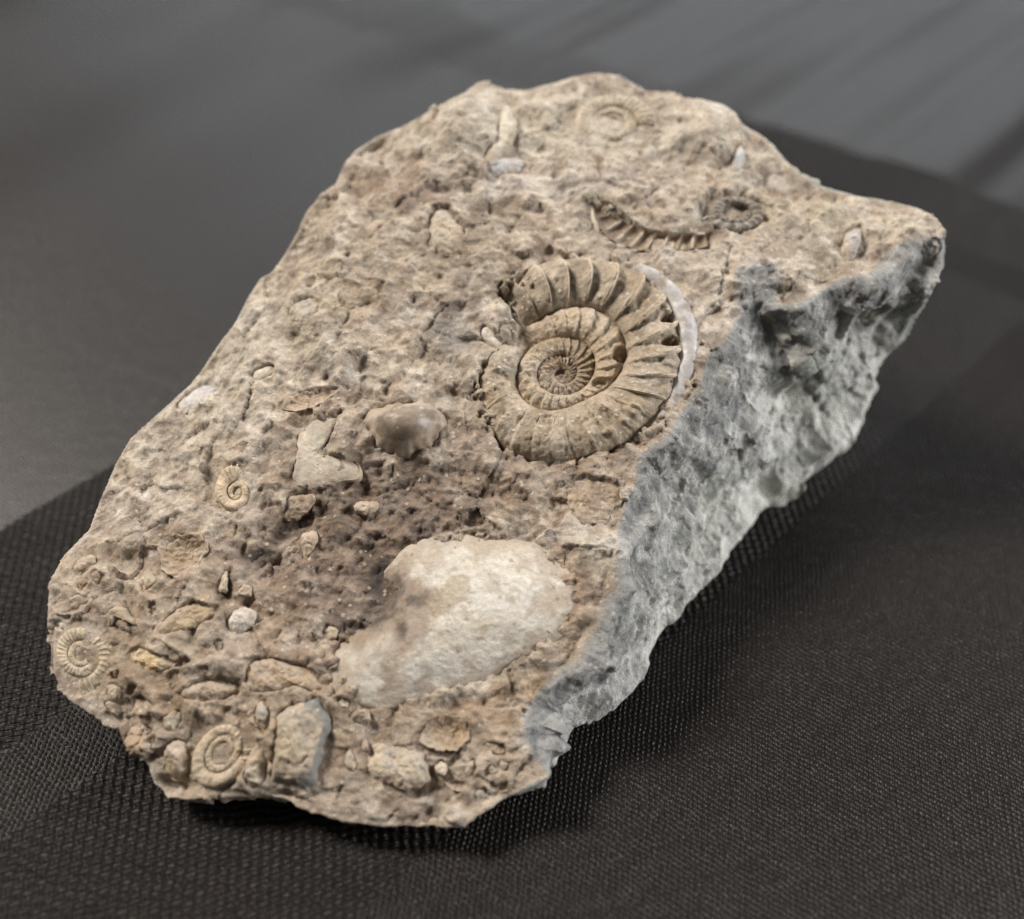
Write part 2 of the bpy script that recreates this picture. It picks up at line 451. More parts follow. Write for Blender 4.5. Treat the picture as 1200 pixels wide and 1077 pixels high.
FRAG = []            # (name, label, patch, dict)
def frag(name, poly, centre=None, label=None, **kw):
    p = Patch(poly, centre)
    bed(p, kw.pop('bed', -0.05), 0.82, kw.pop('soft', 1.05), kw.pop('keep', .40))
    FRAG.append((name, label, p, kw))
frag('bivalve', [(428, 500), (436, 482), (462, 472), (492, 470), (512, 478), (520, 496), (514, 516), (494, 530), (464, 532), (440, 522)], label='glossy grey brown swollen bivalve', h=.60, p=2.1, off=.0, color=lin(134, 117, 97), var=lin(112, 104, 93), mat='g', grain=.0, flake=0.008, keep=.2)
frag('white_shell', [(384, 790), (392, 764), (408, 738), (428, 712), (448, 682), (468, 652), (496, 631), (536, 621), (580, 625), (620, 636), (654, 654), (675, 684), (676, 712), (660, 740), (625, 766), (585, 790), (545, 806), (495, 816), (455, 828), (420, 826), (394, 812)],
     centre=(536, 728), label='large chalky white shell patch', h=.38, p=2.1, off=-.01, color=C_WHITE, var=lin(186, 174, 156), mat='w', grain=.004, bed=-.07, keep=.1, flake=.02)
frag('shell_fragment', [(346, 540), (352, 512), (368, 494), (388, 480), (402, 478), (398, 496), (384, 516), (386, 530), (410, 538), (418, 552), (392, 566), (360, 572), (347, 560)], centre=(368, 536), label='elongated white shell sliver', h=.09, p=4, off=.02, color=lin(190, 177, 158), var=lin(166, 156, 140), mat='w', grain=.006, flake=.05, keep=.7)
frag('shell_fragment', ell(521, 270, 21, 33, 15), label='smooth upright oval shell bump', h=.16, p=2.4, off=0, color=lin(182, 164, 140), var=C_GREY, mat='f', grain=.01)
frag('shell_mould', ell(523, 860, 28, 20, 12), label='round brown dished shell mould', h=-.12, p=2.0, off=.07, color=lin(150, 124, 94), var=C_CREAM, mat='f', grain=.008)
frag('shell_block', [(318, 912), (322, 872), (326, 838), (340, 822), (372, 818), (388, 838), (386, 856), (376, 890), (368, 916), (345, 919)], centre=(350, 872), label='flat grey shell block with a dark side', h=.24, p=7, off=.0, color=lin(162, 148, 126), var=lin(122, 118, 112), mat='f', grain=.012)
frag('shell_fragment', [(208, 812), (224, 800), (256, 793), (284, 800), (284, 812), (258, 820), (226, 822)], label='spindle shaped brown shell', h=.18, p=2.2, off=-.02, color=lin(160, 138, 112), var=C_TAN, mat='f', grain=.012)
frag('shell_fragment', [(146, 768), (156, 756), (172, 760), (188, 768), (204, 770), (202, 784), (182, 786), (160, 780)], label='cream yellow shell lump', h=.14, p=2.2, off=0, color=lin(204, 180, 140), var=lin(186, 162, 130), mat='f', grain=.02)
frag('shell_fragment', [(264, 738), (268, 722), (284, 712), (297, 714), (295, 732), (278, 744)], label='white broken shell chip', h=.12, p=2.6, off=0, color=lin(208, 198, 184), var=C_PALE, mat='w', grain=.02)
frag('shell_fragment', [(285, 800), (290, 776), (314, 772), (346, 776), (368, 786), (386, 808), (372, 814), (350, 806), (326, 812), (298, 812)], centre=(326, 792), label='smooth brown shell plate', h=.14, p=5, off=0, color=lin(166, 142, 114), var=C_TAN, mat='f', grain=.01)
frag('shell_fragment', [(180, 742), (202, 718), (226, 704), (252, 708), (258, 718), (236, 732), (206, 742)], label='thin brown leaf shaped shell', h=.10, p=5, off=.02, color=lin(164, 142, 112), var=C_OLIVE, mat='f', grain=.01)
frag('shell_fragment', [(428, 904), (430, 884), (440, 870), (470, 874), (496, 884), (504, 904), (490, 922), (456, 920)], label='pale chip with a blue grey flank', h=.14, p=3, off=0, color=lin(190, 172, 146), var=lin(140, 138, 132), mat='f', grain=.015)
frag('shell_fragment', [(352, 640), (354, 626), (366, 622), (372, 630), (364, 648), (356, 656)], h=.10, p=3, off=0, color=lin(190, 168, 140), var=C_PALE, mat='f', grain=.01)
frag('shell_fragment', [(414, 594), (422, 588), (440, 586), (446, 594), (436, 601), (420, 601)], h=.09, p=3, off=0, color=lin(190, 166, 140), var=C_TAN, mat='f', grain=.01)
frag('shell_fragment', [(206, 478), (214, 464), (236, 448), (256, 450), (252, 470), (228, 482)], label='pale lilac grey shell chip', h=.10, p=3, off=0, color=lin(196, 186, 176), var=C_LILAC, mat='w', grain=.01)
frag('shell_fragment', [(292, 438), (304, 430), (322, 430), (320, 440), (302, 446)], h=.08, p=3, off=0, color=lin(208, 194, 172), var=C_PALE, mat='w', grain=.01)
frag('shell_fragment', [(562, 394), (566, 382), (576, 386), (588, 400), (584, 410), (572, 406)], h=.12, p=3, off=0, color=lin(208, 194, 174), var=C_PALE, mat='w', grain=.01)
frag('shell_mould', [(332, 480), (346, 464), (372, 456), (398, 456), (386, 468), (356, 482)], h=-.06, p=2, off=.05, color=lin(172, 148, 120), var=lin(152, 124, 98), mat='f', grain=.01)
frag('shell_fragment', ell(356, 362, 20, 15, 20), h=.07, p=3, off=0, color=lin(180, 170, 154), var=C_GREY, mat='f', grain=.01)
frag('shell_fragment', [(586, 138), (596, 124), (604, 150), (598, 174), (576, 190), (566, 182), (582, 162)], centre=(589, 158), label='white curved shell edge on the far lump', h=.12, p=3, off=.06, color=lin(208, 196, 176), var=C_PALE, mat='w', grain=.01)
frag('shell_fragment', [(564, 196), (586, 184), (608, 184), (612, 196), (594, 204), (572, 204)], h=.08, p=3, off=0, color=lin(192, 186, 178), var=C_LILAC, mat='w', grain=.01)
frag('shell_fragment', [(988, 296), (990, 276), (1000, 264), (1012, 264), (1012, 276), (1006, 292), (998, 306)], label='smooth grey curved shell ridge', h=.22, p=2.4, off=0, color=lin(172, 166, 162), var=C_GREY, mat='f', grain=.01)
frag('shell_fragment', [(858, 196), (862, 176), (868, 166), (874, 180), (870, 196), (864, 202)], h=.10, p=3, off=0, color=lin(198, 194, 188), var=C_BLUE, mat='w', grain=.01)
frag('shell_fragment', [(126, 736), (124, 722), (132, 712), (146, 712), (160, 726), (166, 738), (154, 732), (142, 724), (134, 730)], centre=(134, 721), label='hooked curved shell edge', h=.14, p=3, off=0, color=lin(170, 152, 126), var=C_OLIVE, mat='f', grain=.01)
frag('shell_mould', [(192, 672), (190, 640), (200, 628), (232, 628), (244, 640), (236, 660), (212, 676)], label='shallow brown shell hollow', h=-.10, p=2, off=.05, color=lin(160, 136, 110), var=C_BROWN, mat='f', grain=.015)
frag('shell_fragment', [(664, 570), (676, 556), (700, 558), (732, 566), (728, 590), (700, 612), (672, 604)], label='smooth grey brown shell impression by the grey edge', h=.05, p=4, off=0, color=lin(152, 130, 106), var=C_BROWN, mat='f', grain=.012)
frag('shell_fragment', [(330, 590), (336, 580), (366, 580), (362, 596), (346, 606), (334, 606)], h=.06, p=4, off=0, color=lin(150, 128, 106), var=C_BROWN, mat='f', grain=.01)
frag('shell_fragment', [(300, 832), (308, 822), (316, 832), (318, 852), (310, 862), (300, 852)], h=.16, p=2.4, off=0, color=lin(150, 144, 130), var=lin(132, 130, 124), mat='f', grain=.012)
frag('shell_fragment', [(286, 912), (290, 886), (304, 876), (314, 890), (312, 916), (300, 924)], h=.20, p=2.4, off=0, color=lin(178, 158, 130), var=C_PALE, mat='f', grain=.03)
frag('shell_fragment', ell(163, 868, 18, 22, 0), h=.12, p=3, off=0, color=lin(164, 140, 114), var=C_BROWN, mat='f', grain=.03)
frag('shell_fragment', ell(205, 890, 14, 24, 0), h=.12, p=3, off=0, color=lin(172, 152, 126), var=C_TAN, mat='f', grain=.02)
frag('shell_mould', [(981, 350), (990, 364), (990, 380), (972, 396), (940, 406), (950, 382), (966, 358)], label='smooth brown cup shaped hollow in the grey side', h=-.16, p=2, off=.06, color=lin(140, 130, 120), var=C_BROWN, mat='f', grain=.006)
frag('shell_fragment', [(1014, 364), (1020, 354), (1032, 350), (1040, 356), (1030, 366), (1012, 376)], label='dark curved shell cap in the grey side', h=.12, p=2.4, off=0, color=lin(104, 104, 102), var=C_GREYD, mat='f', grain=.006)
frag('shell_fragment', [(1060, 312), (1072, 294), (1096, 280), (1102, 290), (1092, 304), (1068, 318)], h=.05, p=4, off=0, color=lin(122, 124, 122), var=C_GREYD, mat='f', grain=.006)

# many small broken pieces packed in the matrix, densest towards the low corner
random.seed(11)
TAKEN = [(p.c, p.r.max()) for _, _, p, _ in FRAG] + [(p.c, p.r.max()) for _, p, _, _, _ in AMM] + [(BIG.c, BIG.r.max())]
tries = 0; made = 0
while made < 90 and tries < 4000:
    tries += 1
    if made < 55:
        a_, b_ = random.random(), random.random()
        px, py = 80 + 520 * a_, 660 + 60 * a_ + b_ * (160 + 60 * a_)
    else: px, py = random.uniform(120, 1000), random.uniform(150, 900)
    if py > 930 - 0: continue
    if 290 < px < 480 and 560 < py < 740: continue
    loc, nor, _, _ = BVH.ray_cast(Vector(CAM), Vector(ray(px, py)))
    if loc is None or abs(np.array(nor).dot(PN)) < 0.93: continue
    rp = random.uniform(7, 20)
    if any(BVH.ray_cast(Vector(CAM), Vector(ray(px + dx * 1.7 * rp, py + dy * 1.7 * rp)))[0] is None for dx, dy in ((1, 0), (-1, 0), (0, 1), (0, -1))): continue
    lc = np.array(loc); rc = rp / 75.0
    if any(np.linalg.norm(lc - c_) < .85 * (r_ + rc) for c_, r_ in TAKEN): continue
    TAKEN.append((lc, rc)); made += 1
    el, an = random.uniform(.45, .95), random.uniform(0, 180)
    poly = ell(px, py, rp, rp * el, an, 7) + np.array([[random.uniform(-.22, .22) * rp, random.uniform(-.22, .22) * rp] for _ in range(7)])
    base_c, var_c = random.choice(((lin(168, 148, 124), C_BROWN), (lin(148, 126, 104), C_RUST), (lin(186, 170, 148), C_TAN), (lin(156, 148, 134), C_GREYD), (lin(196, 182, 160), C_PALE), (lin(140, 118, 98), C_DARK), (lin(176, 158, 132), C_OLIVE)))
    hollow = random.random() < .12
    frag('shell_mould' if hollow else 'shell_fragment', poly, h=-.06 if hollow else random.uniform(.045, .085), p=random.choice((2.2, 3, 5)), off=.0 if hollow else .01, color=base_c, var=var_c, mat='f', grain=.012, bed=-.04)

# curved row of chambers beside the big coil (outer and inner edge)
ROW_OUT = [(696, 238), (702, 262), (720, 281), (748, 291), (778, 293), (806, 291), (830, 287)]
ROW_IN = [(712, 238), (720, 252), (738, 263), (760, 271), (784, 275), (808, 275), (828, 274)]
ROW = Patch(ROW_OUT + ROW_IN[::-1], (770, 283))

# ------------------------------------------------------------------ rock: relief and colour
x_, y_, z_ = V[:, 0], V[:, 1], V[:, 2]
depth = -((V - A0) @ PN)                                  # under the top plane
S2 = st(V)
onside = sstep(0.10, 0.32, 1 - NRM @ PN)                  # 0 top, 1 side
def polymask(poly, soft_a=1.15, soft_b=0.85, centre=None, wob=0.0):
    p = Patch(poly, centre)
    r = p.rho(V, 1.2)
    if wob: r = r + wob * NZ1
    return sstep(soft_a, soft_b, r)
NZ1 = fbm(V, 2.2, 4, 3)
NZ2 = fbm(V, 7.0, 3, 8)
big = fbm(V, 0.55, 3, 21)
f1, f2, cid, cof = cells(V + 0.05 * NZ1[:, None], 2.6, 40)
clast = (hf(cid) < 0.30) * sstep(0.62, 0.15, f1)
g1, g2, gid, gof = cells(V, 6.5, 44)
grains = (hf(gid) < 0.45) * sstep(0.6, 0.1, g1)
pit = (hf(_hash(gid, gid, gid, 9)) > 0.86) * sstep(0.55, 0.15, g1)

RC = [(305, 596), (345, 578), (407, 560), (433, 543), (500, 538), (560, 550), (610, 575), (575, 612), (510, 632), (480, 685), (430, 745), (385, 775), (330, 765), (280, 715), (276, 655)]
recess = polymask(RC, 1.05, 0.90, (420, 640), 0.25)
stain = polymask(RC, 1.25, 0.55, (420, 640), 0.7)
top_d = (0.12 * big + 0.045 * NZ1 + 0.016 * NZ2 + 0.10 * chips(V, 1.5, 60, 1.0) + 0.05 * chips(V, 3.6, 61, 1.0) + .22 * facets(V, 2.4, 62)
         + 0.30 * facets(V, 5.5, 63) + 0.28 * facets(V, 11.0, 64) + 0.04 * chips(V, 9.0, 65, 1.0) + 0.05 * clast + 0.014 * grains - 0.030 * pit + 0.010 * fbm(V, 16, 2, 70))
top_d = top_d - 0.07 * recess + recess * (0.05 * chips(V, 3.0, 62, 1.4) + 0.035 * NZ2)
calm = sstep(-.12, .22, fbm(V, .9, 3, 77))
top_d = top_d * (1 - .25 * calm) * 1.2 + calm * .03 * NZ1
# side: stretched flakes running down the broken face
ax1 = rim_r[8] - rim_r[36]; ax1 /= np.linalg.norm(ax1)
ax2 = np.array([0.35, 0.1, -1.0]); ax2 -= 0; ax2 /= np.linalg.norm(ax2)
dirf = np.array([0.62, 0.55, 0.56]); dirf /= np.linalg.norm(dirf)
Vs = V - np.outer(V @ dirf, dirf) * 0.35
side_d = (0.10 * big + 0.05 * NZ1 + 0.015 * NZ2 + 0.36 * facets(Vs, 0.9, 80) + 0.56 * facets(Vs, 1.9, 81) + 0.40 * facets(Vs, 4.2, 82)
          + 0.08 * facets(V, 9.5, 83) + 0.13 * chips(Vs, 2.4, 84, 1.0) + 0.11 * chips(V, 5.5, 86, 1.0) + 0.07 * chips(V, 12.0, 85, 1.0) + 0.03 * fbm(Vs, 3.0, 4, 84, 0.55, True) + .08)
rgt = sstep(0.0, .25, NRM @ np.array([.85, -.5, 0]))
disp = top_d * (1 - onside) + side_d * onside * (.22 + .78 * rgt)

disp = disp * (.30 + .70 * FLAT)
LUMPS = [(548, 152, 52, 42, .22), (830, 160, 46, 36, .16), (660, 150, 40, 30, -.06), (463, 205, 34, 18, -.10), (428, 220, 14, 12, -.12), (450, 175, 14, 10, -.08), (520, 222, 18, 8, -.12), (552, 222, 14, 8, -.12),
         (597, 270, 14, 10, -.12), (653, 203, 10, 8, -.08), (662, 220, 12, 7, -.08), (505, 290, 12, 12, -.10), (145, 657, 28, 12, -.12), (460, 672, 34, 26, -.12), (435, 700, 30, 20, -.10), (930, 225, 50, 24, -.12), (1020, 282, 34, 14, -.10), (640, 196, 40, 14, -.05),
         (185, 700, 30, 14, -.05), (262, 690, 12, 24, -.10), (300, 655, 26, 14, -.06), (640, 590, 40, 22, -.03), (590, 830, 30, 20, -.04), (420, 850, 30, 30, -.05), (200, 924, 20, 12, -.12), (330, 935, 30, 8, -.06), (810, 190, 26, 18, -.08), (850, 188, 14, 10, -.08),
         (895, 315, 26, 20, .10), (700, 660, 18, 40, .03), (905, 470, 36, 30, -.20), (760, 640, 24, 40, .10), (690, 800, 24, 12, -.02)]
for cx, cy, rx, ry, h in LUMPS:
    p = Patch(ell(cx, cy, rx, ry))
    disp = disp + h * np.exp(-1.4 * np.minimum(p.rho(V, 0.9), 4) ** 2)
for p, h, a, b, keep in BEDS:
    ix = np.where(((V - p.c) ** 2).sum(1) < (1.5 * p.r.max()) ** 2)[0]
    r = p.rho(V[ix], 0.6) + 0.25 * NZ2[ix] + .12 * NZ1[ix]
    m = sstep(b, a, r)
    disp[ix] = disp[ix] * (1 - m) + m * (h + keep * disp[ix])
for q in range(1):
    r = ROW.rho(V, .6); m = sstep(1.25, 0.9, r); disp = disp * (1 - m) + m * (-0.10 + .3 * disp)
under = sstep(0.6, 0.1, z_) * sstep(0.1, -0.5, NRM[:, 2])
disp = disp * (1 - under)
P = V + NRM * disp[:, None]
P = relax(P, 1, 0.15)
P[:, 2] = np.maximum(P[:, 2], 0.0)

# colour of the stone itself
w = lambda m: m[:, None]
c = np.tile(C_TAN, (len(V), 1))
t1 = fbm(V, 1.1, 4, 101); t2 = fbm(V, 3.4, 4, 102); t3 = fbm(V, 0.8, 3, 103)
c = c + (C_OLIVE - c) * w(sstep(-0.05, 0.30, t1) * 0.8)
c = c + (C_PALE - c) * w(sstep(0.05, 0.38, t2) * 0.65)
c = c + (C_BROWN - c) * w(sstep(0.10, 0.40, -t2 + 0.4 * t3) * 0.7)
cc = hf(_hash(cid, cid, cid, 3))
c = c + (C_PALE - c) * w(clast * (cc > 0.6) * 0.6) + (C_BROWN - c) * w(clast * (cc < 0.35) * 0.6)
c = c + (C_BROWN - c) * w(pit * 0.6)
c = c + (C_BROWN - c) * w(stain * (0.75 + 0.25 * sstep(-.2, .2, t2)))
c = c + (lin(94, 78, 65) - c) * w(stain * .8 * sstep(.05, .3, fbm(V, 1.8, 4, 120)))
front = polymask([(60, 700), (180, 640), (300, 640), (420, 800), (600, 830), (620, 900), (540, 960), (340, 930), (190, 925), (70, 800)], 1.2, 0.6, (330, 800))
c = c + (lin(152, 130, 107) - c) * w(front * 0.55)
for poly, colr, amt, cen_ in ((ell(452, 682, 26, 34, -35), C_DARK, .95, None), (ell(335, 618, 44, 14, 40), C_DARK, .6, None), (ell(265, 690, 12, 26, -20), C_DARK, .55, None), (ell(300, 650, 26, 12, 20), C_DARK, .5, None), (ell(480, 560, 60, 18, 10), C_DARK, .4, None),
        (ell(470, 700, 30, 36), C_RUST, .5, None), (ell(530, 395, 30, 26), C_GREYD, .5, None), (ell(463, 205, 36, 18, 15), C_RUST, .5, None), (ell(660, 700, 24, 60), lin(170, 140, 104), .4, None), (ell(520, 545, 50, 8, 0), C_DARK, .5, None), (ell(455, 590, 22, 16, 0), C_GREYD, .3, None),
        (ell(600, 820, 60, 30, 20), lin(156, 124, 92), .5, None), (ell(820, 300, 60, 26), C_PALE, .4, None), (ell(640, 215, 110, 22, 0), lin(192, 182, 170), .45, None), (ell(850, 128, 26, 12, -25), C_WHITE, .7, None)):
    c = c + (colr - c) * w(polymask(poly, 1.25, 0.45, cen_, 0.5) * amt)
for poly, colr, amt in ((ell(255, 440, 170, 90, 52), lin(196, 184, 164), .45), (ell(640, 150, 230, 55, -4), lin(200, 189, 170), .5), (ell(980, 255, 110, 26, -14), lin(198, 184, 160), .5), (ell(600, 520, 190, 70, 0), lin(146, 124, 104), .4),
        (ell(230, 830, 120, 60, -30), lin(160, 138, 114), .4), (ell(430, 330, 110, 60, 30), lin(168, 152, 130), .4)):
    c = c + (colr - c) * w(polymask(poly, 1.3, 0.3, None, 0.8) * amt)
# fresh grey break
rightness = sstep(-0.1, 0.12, NRM @ np.array([0.9, -0.1, 0.0]))
grey = rightness * sstep(0.46, 0.52, onside + 0.45 * NZ1 + 0.35 * NZ2 + .25 * t2) * sstep(-5.4, -5.1, y_) * sstep(-.4, .3, x_)
for poly in (ell(886, 338, 26, 30, 0), ell(1060, 305, 46, 12, 28), ell(625, 850, 16, 40, -20), ell(665, 800, 30, 16, 40)):
    grey = np.maximum(grey, polymask(poly, 1.2, 0.75, None, 0.5) * 0.95)
gcol = np.tile(C_GREY, (len(V), 1))
gcol = gcol + (C_GREYL - gcol) * w(sstep(-0.05, 0.35, t2) * 0.8)
gcol = gcol + (C_GREYD - gcol) * w(sstep(0.02, 0.36, fbm(Vs, 2.4, 5, 110, 0.6)) * 0.8)
gcol = gcol + (lin(150, 150, 136) - gcol) * w(sstep(0.0, 0.3, t3) * 0.5)
gcol = gcol + (lin(164, 161, 158) - gcol) * w(sstep(0.5, -3.0, y_) * 0.35)
gcol = gcol + (lin(222, 219, 207) - gcol) * w(sstep(0.8, 2.4, depth + .9 * t1) * 0.75)
gcol = gcol + (lin(126, 123, 119) - gcol) * w(sstep(.75, .15, depth + .8 * t2) * 0.65)
c = c + (gcol - c) * w(grey)
c = c * w(1 + 0.20 * NZ2)

# ------------------------------------------------------------------ the rock as one thing
rock = bpy.data.objects.new('fossil_rock', None); col.objects.link(rock)
rock.location = (0, 0, 0); rock.empty_display_size = 0.03
rock['label'] = 'chunk of tan and grey limestone packed with ammonite and shell fossils on black cloth'
rock['category'] = 'rock'
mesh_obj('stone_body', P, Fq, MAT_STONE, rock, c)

MAT_GLOSS = stone_material('polished_fossil_shell', bump=0.18, rough=0.40, mottle=0.22, glints=0.5)
MATS = {'g': MAT_GLOSS, 'f': MAT_FOSSIL, 'w': MAT_WHITE, 's': MAT_STONE}
def two_tone(Pw, base, var, seed, amt=0.75):
    k = sstep(0.0, 0.35, fbm(Pw, 3.2, 4, seed))
    cc = base + (var - base) * (k * amt)[:, None]
    return cc * (1 + 0.16 * fbm(Pw, 9, 3, seed + 3))[:, None]

def build_frag(i, name, label, pt, h=.1, p=3, off=0.0, color=C_TAN, var=C_PALE, mat='f', grain=.01, flake=None, **kw):
    ex, p = p, pt
    size = float(p.r.mean()); nr, na = (110, 260) if size > 0.9 else ((40, 120) if size > .22 else (22, 48))
    th = np.linspace(-np.pi, np.pi, na, endpoint=False)
    R = p.rad(th)
    rr = np.r_[np.linspace(0.02, 0.9, nr - 10), np.linspace(0.92, 1.0, 6), 1.02, 1.03, 1.035, 1.04]
    zz = np.r_[np.ones(nr - 4), 0, 0, 0, 0]
    ang, rho = np.meshgrid(th, rr)
    edge = 1 + 0.06 * np.sin(3 * th + i) + 0.05 * np.sin(7 * th + 2.1 * i) + .03 * np.sin(17 * th + 1.3 * i)
    ef = 1 + (edge[None, :] - 1) * np.minimum(rho, 1.0) ** 6 * (.45 if size > .6 else 1.0)
    X = rho * R[None, :] * ef * np.cos(ang); Y = rho * R[None, :] * ef * np.sin(ang)
    h = h * (0.72 if h > 0 else 0.9); off = off - (0.035 if h > 0 else 0.0)
    Z = off + h * (1 - np.minimum(rho, 1.0) ** ex)
    if name == 'shell_fragment': Z = Z + .05 * (np.cos(ang - 1.7 * i) * rho)
    for k, dz in enumerate((-.02, -.06, -.12, -.2)): Z[nr - 4 + k] = off - abs(dz)
    W = p.world(X.ravel(), Y.ravel(), Z.ravel())
    W = W + np.outer((grain + .008) * ({'g': .3, 'w': .5}.get(mat, 1)) * (2.2 * fbm(W, 3, 3, 200 + i) + 1.4 * fbm(W, 13, 3, 230 + i)) + (flake if flake is not None else (grain + .006) * 3) * chips(W, 4, 260 + i, 1.0), p.n)
    W = np.vstack([W, W[:na].mean(0)])
    F = grid_faces(nr, na, True)
    tri = np.array([[nr * na, k, (k + 1) % na, (k + 1) % na] for k in range(na)])
    Fl = [list(map(int, f)) for f in F] + [[nr * na, k, (k + 1) % na] for k in range(na)]
    cc = two_tone(W, color, var, 300 + i)
    mud = sstep(.55, .95, p.rho(W, 9) + .9 * fbm(W, 4, 4, 330 + i)) * .75      # matrix still clinging to the margin
    cc = cc + (C_TAN * .95 - cc) * mud[:, None]
    if mat == 'f': cc = cc + (lin(162, 143, 120) - cc) * .3
    if name == 'white_shell':      # brown staining on the worn flank of the white shell
        q = Patch(ell(440, 706, 92, 66, -35))
        m = sstep(1.15, 0.6, q.rho(W) + 0.6 * fbm(W, 2.5, 4, 5))
        cc = cc + (lin(146, 126, 106) - cc) * (m * .85)[:, None]
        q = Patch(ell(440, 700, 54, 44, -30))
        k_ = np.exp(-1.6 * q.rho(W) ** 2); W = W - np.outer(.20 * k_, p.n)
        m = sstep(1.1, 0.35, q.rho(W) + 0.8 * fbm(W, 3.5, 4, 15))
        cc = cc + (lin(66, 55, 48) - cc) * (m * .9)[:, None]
        q = Patch(ell(530, 700, 26, 16, 35))
        m = sstep(1.1, 0.8, q.rho(W) + 0.8 * fbm(W, 4, 3, 6))
        cc = cc + (lin(176, 160, 138) - cc) * (m * .8)[:, None]
    if name == 'shell_block':
        x, y, z = p.loc(W)
        m = sstep(.72, .8, p.rho(W, 9)) * (x > 0.05)
        cc = cc + (lin(122, 118, 110) - cc) * m[:, None]
    o = mesh_obj(name, W, Fl, MATS[mat], rock, cc)
    if label: o['label'] = label
    return o
for i, (name, label, p, kw) in enumerate(FRAG):
    build_frag(i, name, label, p, **kw)

# ------------------------------------------------------------------ ammonites
def whorl_mesh(r_of, ph0, ph1, place, nphi, nu, hfun, ribs, amp, style, rng, sweep=0.25):
    """spiral band between r_of(ph) and r_of(ph + one turn inward); returns verts and rib crest lines"""
    ph = np.linspace(ph0, ph1, nphi); u = np.linspace(-0.06, 1.06, nu)
    PH, U = np.meshgrid(ph, u, indexing='ij')
    ro = r_of(PH); ri = r_of(PH + 2 * np.pi)
    wd = np.maximum(ro - ri, 1e-4)
    Uc = np.clip(U, 0, 1)
    prof = np.sqrt(np.maximum(1 - np.abs(2 * Uc - 1) ** 2.6, 0))
    skirt = np.where((U < 0) | (U > 1), -0.9, 0)
    x = (PH * ribs / (2 * np.pi) + sweep * (Uc - .5) ** 2 * 4 * 0.5 + 0.12 * np.sin(PH * 3.1)) % 1.0
    if style == 'saw': rel = (x ** 1.6) - 0.35
    else: rel = np.exp(-((x - .5) / .2) ** 2) - 0.35
    env = np.clip(np.sin(np.pi * np.clip(Uc, 0.02, 1)) ** 0.5, 0, 1) * (0.45 + 0.55 * Uc)
    Z = wd * (hfun(PH) * prof + amp * rel * env + skirt * 0.5)
    R = ri + wd * U
    return PH, R, Z, U, x, wd

def small_ammonite(idx, label, p, X, Y, turns, ratio, start, sgn, ribs, amp, h, color, edge, sink=.085):
    root = bpy.data.objects.new('ammonite', None); col.objects.link(root); root.parent = rock
    root.location = p.c * CM; root['label'] = label; root.empty_display_size = 0.004
    r_of = lambda ph: ratio ** (ph / (2 * np.pi))
    def place(PH, R, Z):
        a = start + sgn * PH
        nn = p.n
        W = p.c + (R * np.cos(a)).reshape(-1, 1) * X + (R * np.sin(a)).reshape(-1, 1) * Y
        sc = 0.5 * (np.linalg.norm(X) + np.linalg.norm(Y))
        return W + np.outer(Z.ravel() * sc - sink, nn)
    nphi, nu = int(turns * 260), 22
    PH, R, Z, U, x, wd = whorl_mesh(r_of, 0, turns * 2 * np.pi, None, nphi, nu, lambda q: h * 1.5, ribs, amp, 'round', None)
    W = place(PH, R, Z - .30 * (1 - sstep(0, .10, PH / (2 * np.pi))))
    W = W + np.outer(0.06 * fbm(W, 2.5, 3, 400 + idx) + 0.012 * fbm(W, 18, 2, 410 + idx) + .05 * chips(W, 5, 405 + idx, 1.), p.n)
    cc = two_tone(W, color, color * 0.82, 420 + idx)
    rel = np.exp(-((x - .5) / .22) ** 2).ravel()
    cc = cc + (edge - cc) * (0.5 * rel)[:, None]
    o = mesh_obj('whorl', W - p.c, grid_faces(nphi, nu), MAT_FOSSIL, root, cc)
    # crests of the ribs on the outer coil
    nrib = min(ribs, int(ribs * 0.95))
    for k in range(nrib):
        ph = (k + .5) / ribs * 2 * np.pi
        uu = np.linspace(.12, .94, 9); ro, ri = r_of(ph), r_of(ph + 2 * np.pi); w0 = ro - ri
        prof = np.sqrt(1 - np.abs(2 * uu - 1) ** 2.6)
        half = 0.10 * 2 * np.pi / ribs
        rows = []
        for s_, lift in ((-1, -.06), (-.35, .035), (.35, .035), (1, -.06)):
            rows.append(place(np.full(9, ph + s_ * half), ri + w0 * uu, w0 * (h * 1.5 * prof + amp * (0.6 + lift / max(amp, .05) * .5) * np.sin(np.pi * uu) ** .5 * (.45 + .55 * uu))))
        Wr = np.vstack(rows)
        Wr = Wr + np.outer(0.06 * fbm(Wr, 2.5, 3, 400 + idx) + .012 * fbm(Wr, 18, 2, 410 + idx) + .05 * chips(Wr, 5, 405 + idx, 1.) - .006, p.n)
        mesh_obj('rib', Wr - p.c, grid_faces(4, 9), MAT_FOSSIL, root, np.tile(edge, (len(Wr), 1)) * (1 + .2 * fbm(Wr, 12, 2, 9))[:, None])
    return root
for i, (label, p, X, Y, kw) in enumerate(AMM):
    small_ammonite(i, label, p, X, Y, **kw)

